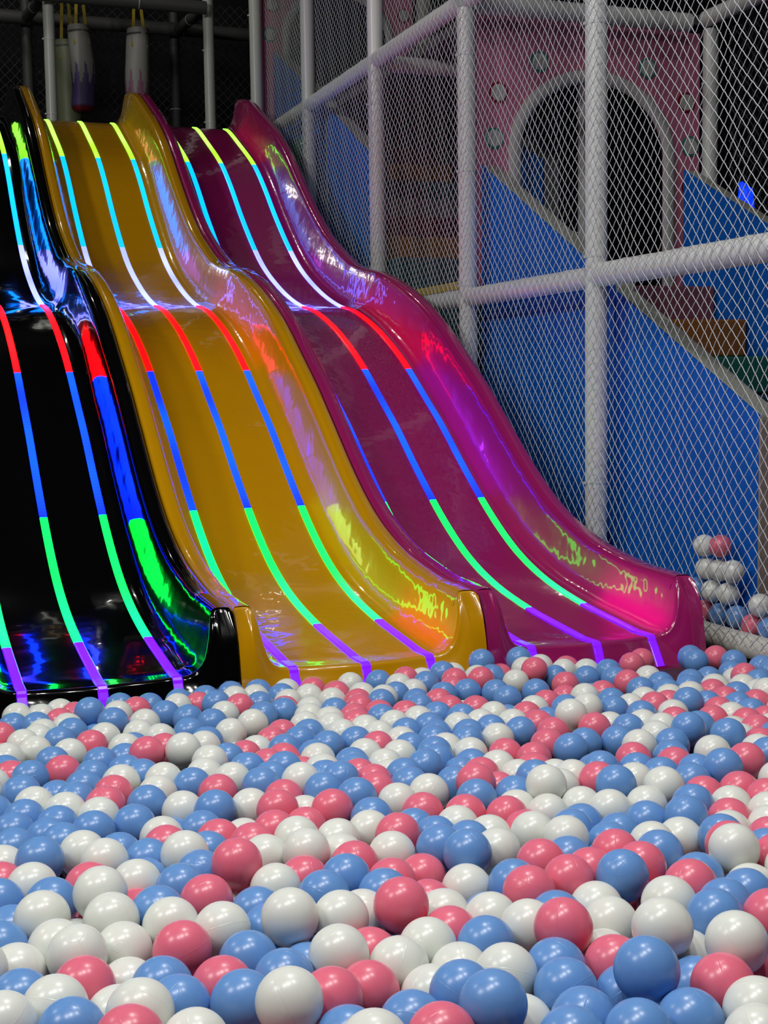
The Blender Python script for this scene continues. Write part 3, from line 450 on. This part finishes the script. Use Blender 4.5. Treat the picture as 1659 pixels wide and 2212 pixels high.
# ------------------------------------------------------------------ pink arch panels
def arch_panel(name, label, X0, X1, Y, Z0, Z1, cx, hw, top, dots, sil=None):
    t = thing(name, label, 'panel', (X0, Y, Z0))
    g = G(); th = .03; n = 28; spr = top - hw * .86
    arc = [(cx + hw * math.cos(a), spr + (top - spr) * math.sin(a)) for a in [PI * k / n for k in range(n + 1)]]   # right to left
    outer = []
    L_ = len(arc)
    inner = [(cx + hw, Z0)] + arc + [(cx - hw, Z0)]
    outr = [(X1, Z0)] + [(X1, p[1]) if False else None for p in []]
    # match outer points by angle to the rectangle
    out = [(X1, Z0)]
    for k in range(n + 1):
        a = PI * k / n; dx, dz = math.cos(a), math.sin(a)
        s = 1e9
        if dx > 1e-6: s = min(s, (X1 - cx) / dx)
        if dx < -1e-6: s = min(s, (X0 - cx) / dx)
        if dz > 1e-6: s = min(s, (Z1 - spr) / dz)
        out.append((cx + dx * s, spr + dz * s))
    out.append((X0, Z0))
    # include the corners
    v = []
    for (a, b) in zip(inner, out):
        for y in (Y, Y + th): v += [(a[0], y, a[1]), (b[0], y, b[1])]
    f = []
    K = len(inner)
    for i in range(K - 1):
        a = i * 4; b = a + 4
        f += [(a, a + 1, b + 1, b), (a + 2, b + 2, b + 3, a + 3), (a, b, b + 2, a + 2), (a + 1, a + 3, b + 3, b + 1)]
    f += [(0, 2, 3, 1), ((K - 1) * 4, (K - 1) * 4 + 1, (K - 1) * 4 + 3, (K - 1) * 4 + 2)]
    g.add(v, f)
    # corner fill
    for sx, X in ((1, X1), (-1, X0)):
        cand = [p for p in out if abs(p[1] - Z1) < 1e-6 and (p[0] - cx) * sx > 0]; side = [p for p in out if abs(p[0] - X) < 1e-6 and p[1] > spr - 1e-6]
        if cand and side:
            a = max(cand, key=lambda p: (p[0] - cx) * sx); b = max(side, key=lambda p: p[1]); g.prism([a, (X, Z1), b], 'y', Y, Y + th)
    g.obj('panel_board', M['pink'], t)
    g = G(); path = [(cx + (hw + .012), Z0)] + [(cx + (hw + .012) * math.cos(a), spr + (top - spr + .012) * math.sin(a)) for a in [PI * k / n for k in range(n + 1)]] + [(cx - hw - .012, Z0)]
    # flat padded trim, wide section
    vs = []; fs = []
    w2 = .03; Kp = len(path)
    for i, p in enumerate(path):
        a = path[max(0, i - 1)]; b = path[min(Kp - 1, i + 1)]; tx, tz = b[0] - a[0], b[1] - a[1]; l = math.hypot(tx, tz); nx, nz = tz / l, -tx / l
        for k in range(10):
            ang = 2 * PI * k / 10; vs.append((p[0] + nx * w2 * math.cos(ang), Y - .006 + .022 * math.sin(ang), p[1] + nz * w2 * math.cos(ang)))
    for i in range(Kp - 1):
        for k in range(10): fs.append((i * 10 + k, i * 10 + (k + 1) % 10, (i + 1) * 10 + (k + 1) % 10, (i + 1) * 10 + k))
    g.add(vs, fs); g.obj('arch_trim', M['trim'], t, smooth=True)
    for (dx, dz, r, c) in dots:
        g = G(); g.tube([(dx, Y - .001, dz), (dx, Y - .005, dz)], r, 28); d = g.obj('round_dot', M['ring_r' if c == 'r' else 'ring_t'], t)
        d['label'] = 'dot with a %s ring' % ('crimson' if c == 'r' else 'teal')
        g = G(); g.tube([(dx, Y - .0051, dz), (dx, Y - .008, dz)], r * .78, 28); o = g.obj('dot_center', M['dot'], t)
        o.parent = d; 
    return t
DR = .045
arch_panel('arch_panel', 'near pink arch panel with ringed dots, behind the net at upper right', 2.41, 3.52, 5.375, 1.18, 2.37, 2.976, .370, 2.133,
           [((a) * 1.0142, .82 + (b - .82) * 1.0142, c, d) for a, b, c, d in [(2.484, 2.035, DR, 'r'), (2.677, 2.174, DR, 't'), (2.932, 2.247, DR, 'r'), (3.203, 2.181, DR, 't'), (3.401, 2.046, DR, 'r'), (3.422, 1.856, DR, 't'), (2.463, 1.846, DR, 't'), (3.425, 1.677, DR, 'r')]])
arch_panel('arch_panel', 'far pink arch panel with ringed dots, beside the back post at top', 2.38, 3.42, 8.63, 2.48, 3.62, 2.90, .345, 3.36,
           [(2.452, 3.253, .047, 'r'), (2.432, 3.067, .047, 't'), (3.356, 3.255, .047, 'r')])
g = G(); g.tube([(3.9 + .0, 5.6, 1.60), (3.93, 5.6, 1.63), (3.93, 5.6, 1.72), (3.9, 5.6, 1.76)], [.02, .045, .035, .01], 14)
t = thing('blue_lamp', 'small glowing blue lamp at the right edge behind the net', 'lamp', (3.915, 5.6, 0))
g.obj('lamp_globe', M['lamp'], t, smooth=True)
g = G(); g.tube([(3.915, 5.6, 0), (3.915, 5.6, 1.605)], .012, 12); g.obj('lamp_pole', M['beam'], t, smooth=True)

# ------------------------------------------------------------------ hanging bags
def bag(label, x, y, z0, z1, rad, mtop, mbot, base, strap_top, flip=1, zig=True):
    t = thing('punching_bag', label, 'punching bag', (x, y, z0), None)
    n = 56; K = 80; vs = []; fs = []; fm = []
    for i in range(K + 1):
        tt = i / K; z = z0 + (z1 - z0) * tt
        r = rad * (.55 + .45 * min(1, tt / .08) ** .5) * (1 - .10 * max(0, tt - .75) / .25) * (1 + .03 * math.sin(tt * 13 + x))
        for k in range(n):
            a = 2 * PI * k / n; rr = r * (1 + .035 * math.sin(a * 3 + tt * 6) * tt)
            vs.append((x + rr * math.cos(a) + .012 * math.sin(tt * 4) * flip, y + rr * math.sin(a), z))
    fs = [(i * n + k, i * n + (k + 1) % n, (i + 1) * n + (k + 1) % n, (i + 1) * n + k) for i in range(K) for k in range(n)]
    for i in range(K):
        for k in range(n):
            tt = (i + .5) / K; spike = .30 + .34 * abs(((k / n * 8) % 1) * 2 - 1) * (.75 + .25 * math.sin(k * .9))
            fm.append(2 if tt < .06 else (1 if (tt < spike and zig) else 0))
    fs += [tuple(range(n - 1, -1, -1)), tuple(range(K * n, (K + 1) * n))]; fm += [2, 0]
    g = G(); g.add(vs, fs); g.m = fm; g.obj('bag_body', None, t, smooth=True, mats=[mtop, mbot, base])
    g = G(); g.tube([(x + .012 * flip * math.sin(3.6), y, z1 - .05), (x + .012 * flip * math.sin(3.6), y, z1 - .038)], rad * .985, 24)
    g.obj('stitched_band', M['beam'], t, smooth=True)
    for s in (-1, 1):
        g = G(); a = Vector((x + s * rad * .55, y - rad * .78, z1 - .14)); b = Vector((x + s * rad * .40, y - rad * .5, z1 + .02)); c = Vector((x + s * .012, y, strap_top))
        vs = []
        for p in (a, b, c):
            for dx in (-.011, .011):
                for dy in (-.002, .002): vs.append(p + Vector((dx, dy, 0)))
        fs = []
        for i in range(2):
            o_ = i * 4; fs += [(o_, o_ + 2, o_ + 6, o_ + 4), (o_ + 1, o_ + 5, o_ + 7, o_ + 3), (o_, o_ + 4, o_ + 5, o_ + 1), (o_ + 2, o_ + 3, o_ + 7, o_ + 6)]
        fs += [(0, 1, 3, 2), (8, 10, 11, 9)]
        g.add(vs, fs); g.obj('strap', M['strap'], t)
    return t
bag('white and violet hanging bag with jagged border and red base, at left', 1.455, 10.2, 2.82, 3.43, .084, M['bag'], M['bag_p'], M['bag_r'], 3.62 + .16)
bag('dull green hanging bag partly hidden behind the violet one', 1.385, 10.45, 2.60, 3.375, .095, M['bag_g'], M['bag_g'], M['bag_g'], 3.85, zig=False)
bag('white and mauve hanging bag with jagged border, right above the yellow slide wall', 1.87, 10.2, 2.75, 3.44, .088, M['bag'], M['bag_m'], M['bag_r'], 3.78, flip=-1)
g = G(); g.box(1.2, 2.1, 10.15, 10.25, 3.76, 3.84); tag(g.obj('hanging_beam', M['beam']), 'dark beam from which the bags hang, above the frame', 'beam')
g = G(); g.box(1.3, 1.5, 10.4, 10.5, 3.83, 3.9); tag(g.obj('hanging_beam', M['beam']), 'short dark beam holding the dull green bag, above the frame', 'beam')

# ------------------------------------------------------------------ balls
RB = .035
def ball_mesh(name, m, sub=4):
    bm = bmesh.new(); bmesh.ops.create_icosphere(bm, subdivisions=sub, radius=RB); me = bpy.data.meshes.new(name); bm.to_mesh(me); bm.free()
    me.polygons.foreach_set('use_smooth', [True] * len(me.polygons)); me.materials.append(m); me.update(); return me
CM = {'W': ('white', M['w_ball']), 'B': ('blue', M['b_ball']), 'P': ('pink', M['p_ball'])}
BM = {k: ball_mesh(CM[k][0] + '_pit_ball', CM[k][1]) for k in CM}
YAW, PIT, ROL = 0.3519400359708583, 0.09394741893130605, 0.014040331827780595
def camR():
    fw = np.array([math.sin(YAW) * math.cos(PIT), math.cos(YAW) * math.cos(PIT), -math.sin(PIT)]); r = np.array([math.cos(YAW), -math.sin(YAW), 0]); d = np.cross(fw, r)
    return np.array([r * math.cos(ROL) + d * math.sin(ROL), -r * math.sin(ROL) + d * math.cos(ROL), fw])
RM = camR(); CP = np.array([0, 0, OZ]); FPX = 2923.2
def region(p):
    """say where in the pit a ball lies"""
    y = p[1]; s = p[0] / p[1]
    row = 'right against the slide fronts' if y > 2.93 else ('in the far part of the pit' if y > 2.45 else ('in the middle of the pit' if y > 1.95 else ('in the near part of the pit' if y > 1.5 else 'closest to the viewer')))
    if y > 2.45:
        colm = 'before the black slide' if s < .24 else ('before the yellow slide' if s < .47 else 'before the magenta slide')
        if p[0] > 2.0: colm = 'by the foot of the net'
    else: colm = 'at the left' if s < .24 else ('left of centre' if s < .40 else ('right of centre' if s < .55 else 'at the right'))
    return row, colm
def place_ball(k, p, label, group, cat=None):
    o = bpy.data.objects.new(CM[k][0] + '_pit_ball', BM[k]); C.objects.link(o); o.location = p
    o.rotation_euler = (rng.uniform(0, 6.28), rng.uniform(0, 6.28), rng.uniform(0, 6.28))
    return tag(o, label, 'ball', group)
def near(k, u, v, used):
    best = None
    for i, p in enumerate(PTS[k]):
        c = RM @ (p - CP); d = math.hypot(829.5 + FPX * c[0] / c[2] - u, 1106 + FPX * c[1] / c[2] - v)
        if i not in used and (best is None or d < best[0]): best = (d, i)
    return best[1]
def dec(s): return np.array([[int(a) / 1000 for a in t.split(',')] for t in s.split()])
PTS = {k: dec(VIS[k]) for k in VIS}
UNIQ = [('B', 1400, 2102, 'big blue ball on top at the lower right, before a large white one'), ('W', 1582, 2051, 'big white ball on top at the lower right edge, with a faint ring mark'),
        ('W', 1429, 2008, 'big white ball just above the topmost lower right blue ball'), ('B', 1350, 1907, 'blue ball resting on a pink one at right in the near pit'),
        ('P', 511, 1867, 'large pink ball with a seam, on top left of centre in the near pit'), ('P', 394, 2054, 'large pink ball low at left beside a row of white balls'),
        ('P', 455, 2137, 'large pink ball below and right of the other low left pink ball'), ('W', 280, 2127, 'large white ball at lower left, frontmost of a row of four white balls'),
        ('P', 791, 2142, 'large pink ball with an upright seam at the bottom centre'), ('W', 634, 1992, 'large white ball on top left of the bottom centre'),
        ('P', 857, 1977, 'pink ball with upright seam near the centre, in front of another pink one'), ('B', 767, 1904, 'blue ball leaning on a pink ball, centre of the near pit'),
        ('B', 1049, 2043, 'large blue ball right of the bottom centre among white balls'), ('B', 1053, 2172, 'largest blue ball at the bottom edge right of centre'),
        ('P', 315, 1632, 'pink ball on top beside a white one, in front of the black slide'), ('W', 396, 1621, 'white ball on top right beside the pink one in front of the black slide'),
        ('W', 1233, 1544, 'white ball on top of the heap in front of the magenta slide'), ('B', 1557, 1660, 'blue ball on top at the right, left of a bright pink ball'),
        ('P', 1616, 1645, 'bright pink ball at the right, touching the raised blue ball'), ('B', 983, 1696, 'blue ball raised above its neighbours in the middle of the pit'),
        ('P', 1356, 1477, 'pink ball raised in front of the magenta slide lip'), ('B', 1585, 1431, 'blue ball on the bare floor beside the cream floor rail'),
        ('P', 1547, 1421, 'pink ball on the bare floor between two blue balls by the cream rail'), ('B', 1504, 1429, 'blue ball on the bare floor nearest the last violet strip end'),
        ('B', 193, 1540, 'blue ball raised before the black slide, under its second violet strip'), ('P', 716, 1753, 'pink ball with a slanting seam in the middle of the pit'),
        ('W', 1438, 1704, 'large white ball on top at right in the middle of the pit'), ('B', 1331, 1697, 'blue ball left of the large white ball, right middle of the pit')]
used = {k: {} for k in PTS}
for k, uu, vv, lb in UNIQ: used[k][near(k, uu, vv, used[k])] = lb
for k in PTS:
    for i, p in enumerate(PTS[k]):
        row, colm = region(p); nm = CM[k][0]
        if i in used[k]: place_ball(k, p, used[k][i], '%s balls lying on top' % nm)
        else: place_ball(k, p, '%s plastic ball %s, %s' % (nm, row, colm), '%s balls %s, %s' % (nm, row, colm))
# balls trapped between net and blue panel
TR = [('W', 3.574, .308, 'white ball topmost in the pile behind the net, left of the pink one'), ('P', 3.484, .316, 'pink ball at the top of the pile trapped behind the net'),
      ('W', 3.576, .236, 'white ball trapped behind the net, second tier, leftmost'), ('W', 3.50, .240, 'white ball trapped behind the net, second tier, middle'), ('W', 3.42, .246, 'white ball trapped behind the net, second tier, rightmost'),
      ('W', 3.535, .171, 'white ball trapped behind the net, third tier, left'), ('W', 3.45, .174, 'white ball trapped behind the net, third tier, right'), ('B', 3.615, .170, 'blue ball trapped behind the net, tucked at the slide edge'),
      ('P', 3.575, .103, 'pink ball in shade at the bottom of the trapped pile'), ('B', 3.495, .104, 'blue ball low in the trapped pile, left of two'), ('B', 3.405, .110, 'blue ball low in the trapped pile, right of two'),
      ('W', 3.29, .162, 'white ball trapped behind the net at the right edge'), ('P', 3.325, .098, 'pink ball under the white one behind the net at the right edge'), ('B', 3.245, .100, 'blue ball under the white one behind the net, cut by the right edge'),
      ]
for k, y, z, lb in TR: place_ball(k, (2.375 + (rng.uniform(-.012, .012) if z > .2 else 0), y, z), lb, 'balls trapped behind the net')
for k, (y, z, c) in enumerate([(3.58, .035, 'B'), (3.505, .035, 'W'), (3.43, .035, 'P'), (3.355, .035, 'W'), (3.28, .035, 'B'), (3.205, .035, 'P')]):
    place_ball(c, (2.385, y, z), '%s ball at the very bottom of the trapped pile behind the floor rail' % CM[c][0], 'bottom row of trapped balls')
# the mass of balls under the visible layer
ff = dec(FILL); bm = bmesh.new(); bmesh.ops.create_icosphere(bm, subdivisions=3, radius=RB)
bv = np.array([v.co for v in bm.verts]); bf = np.array([[v.index for v in f.verts] for f in bm.faces]); bm.free()
nb = len(ff); V = (ff[:, None, :] + bv[None]).reshape(-1, 3); F = (bf[None] + (np.arange(nb) * len(bv))[:, None, None]).reshape(-1, 3)
me = bpy.data.meshes.new('pit_ball_filling'); me.vertices.add(len(V)); me.vertices.foreach_set('co', V.ravel().astype(np.float32))
me.loops.add(F.size); me.loops.foreach_set('vertex_index', F.ravel().astype(np.int32)); me.polygons.add(len(F)); me.polygons.foreach_set('loop_start', np.arange(0, F.size, 3, dtype=np.int32))
for k in ('W', 'B', 'P'): me.materials.append(CM[k][1])
ci = rng.choice([0, 1, 2], nb, p=[.36, .40, .24]); me.polygons.foreach_set('material_index', np.repeat(ci, len(bf)).astype(np.int32)); me.polygons.foreach_set('use_smooth', np.ones(len(F), bool))
me.update(calc_edges=True)
o = bpy.data.objects.new('pit_ball_filling', me); C.objects.link(o)
tag(o, 'mass of white, blue and pink balls filling the pit under and around the top layer', 'balls', kind='stuff')

# ------------------------------------------------------------------ lights
def area(name, loc, size, power, col=(1, 1, 1), target=None):
    l = bpy.data.lights.new(name, 'AREA'); l.size = size; l.energy = power; l.color = col; l.shape = 'DISK'
    o = bpy.data.objects.new(name, l); C.objects.link(o); o.location = loc
    d = (Vector(target or (loc[0], loc[1], 0)) - Vector(loc)); o.rotation_euler = d.to_track_quat('-Z', 'Y').to_euler(); return o
for i, (x, y) in enumerate([(-.5, .9), (.2, 1.0), (1.1, 1.2), (.9, 2.5)]):
    area('ceiling_lamp', (x, y, 3.3), .14, (22, 27, 21, 24)[i], (1.0, .985, .95))
area('side_light', (-2.2, 1.5, 3.4), .9, 50, (1.0, .97, .93), (1.8, 4.5, .8))
area('deck_fill', (.5, 9.0, 4.8), .4, 9, (1.0, .98, .9), (1.7, 9.9, 2.8))  # fill light added to brighten the deck posts
area('side_light', (-2.6, 4.4, 3.9), .4, 60, (1.0, .98, .95), (2.3, 7.2, 2.6))  # extra light added from the left to lift the upper fence posts
area('panel_fill', (1.9, 3.0, 4.4), .3, 14, (1.0, .98, .95), (2.6, 5.0, 1.4))  # fill light added for the net wall and blue panels
# added lamps along the right-hand strips, boosting the coloured glow on the walls
SEG = [((8.2, 7.93, 7.657), (.9, .22, .12), 1.5, 5), ((7.657, 7.42, 7.2, 6.955), (.10, .30, 1.0), .5, 1.2), ((6.955, 6.6, 6.3, 6.083), (.55, .05, .9), .7, 1.6), ((6.083, 5.8, 5.5, 5.265), (1.0, .02, .10), 2.5, 6),
       ((5.265, 5.02, 4.78, 4.547), (.35, .03, 1.0), 1, 9), ((4.547, 4.35, 4.12, 3.92, 3.747), (.55, .9, .2), 2.5, 3), ((3.747, 3.56, 3.37), (1.0, .0, .50), 11, 24)]
for cx in (1.165, 1.855):
    for ys, colr, e0, e1 in SEG:
        for ya, yb in zip(ys[:-1], ys[1:]):
            za, zb = np.interp([ya, yb], fl[::-1, 0], fl[::-1, 1]); ym = (ya + yb) / 2; zm = max(np.interp(ym, fl[::-1, 0], fl[::-1, 1]), (za + zb) / 2)
            T = Vector((0, ya - yb, za - zb)); L_ = T.length; T.normalize(); N_ = Vector((0, -T.z, T.y)); em = (Vector((1, 0, 0)) * .6 + N_ * .8).normalized(); Xl = T.cross(-em)
            l = bpy.data.lights.new('strip_fill', 'AREA'); l.shape = 'RECTANGLE'; l.size = .024; l.size_y = L_; l.energy = (e0 if cx < 1.5 else e1) * PI * .024 * L_; l.color = colr
            o = bpy.data.objects.new('strip_fill', l); C.objects.link(o)
            P_ = Vector((cx + .196, ym, zm + OZ)) + N_ * .017
            o.matrix_world = Matrix(((Xl.x, T.x, -em.x, P_.x), (Xl.y, T.y, -em.y, P_.y), (Xl.z, T.z, -em.z, P_.z), (0, 0, 0, 1)))
w = bpy.data.worlds.new('world'); SC.world = w; w.use_nodes = True; w.node_tree.nodes['Background'].inputs[0].default_value = (.02, .022, .03, 1); w.node_tree.nodes['Background'].inputs[1].default_value = .3

# ------------------------------------------------------------------ camera
cd = bpy.data.cameras.new('camera'); co = bpy.data.objects.new('camera', cd); C.objects.link(co)
cd.sensor_fit = 'VERTICAL'; cd.sensor_height = 36; cd.lens = FPX / 2212 * 36; cd.clip_start = .05; cd.clip_end = 60
r, d, fw = RM
co.matrix_world = Matrix(((r[0], -d[0], -fw[0], 0), (r[1], -d[1], -fw[1], 0), (r[2], -d[2], -fw[2], OZ), (0, 0, 0, 1)))
SC.camera = co
vs = SC.view_settings; vs.view_transform = 'Standard'; vs.look = 'None'; vs.exposure = 0; vs.gamma = 1; vs.use_curve_mapping = False
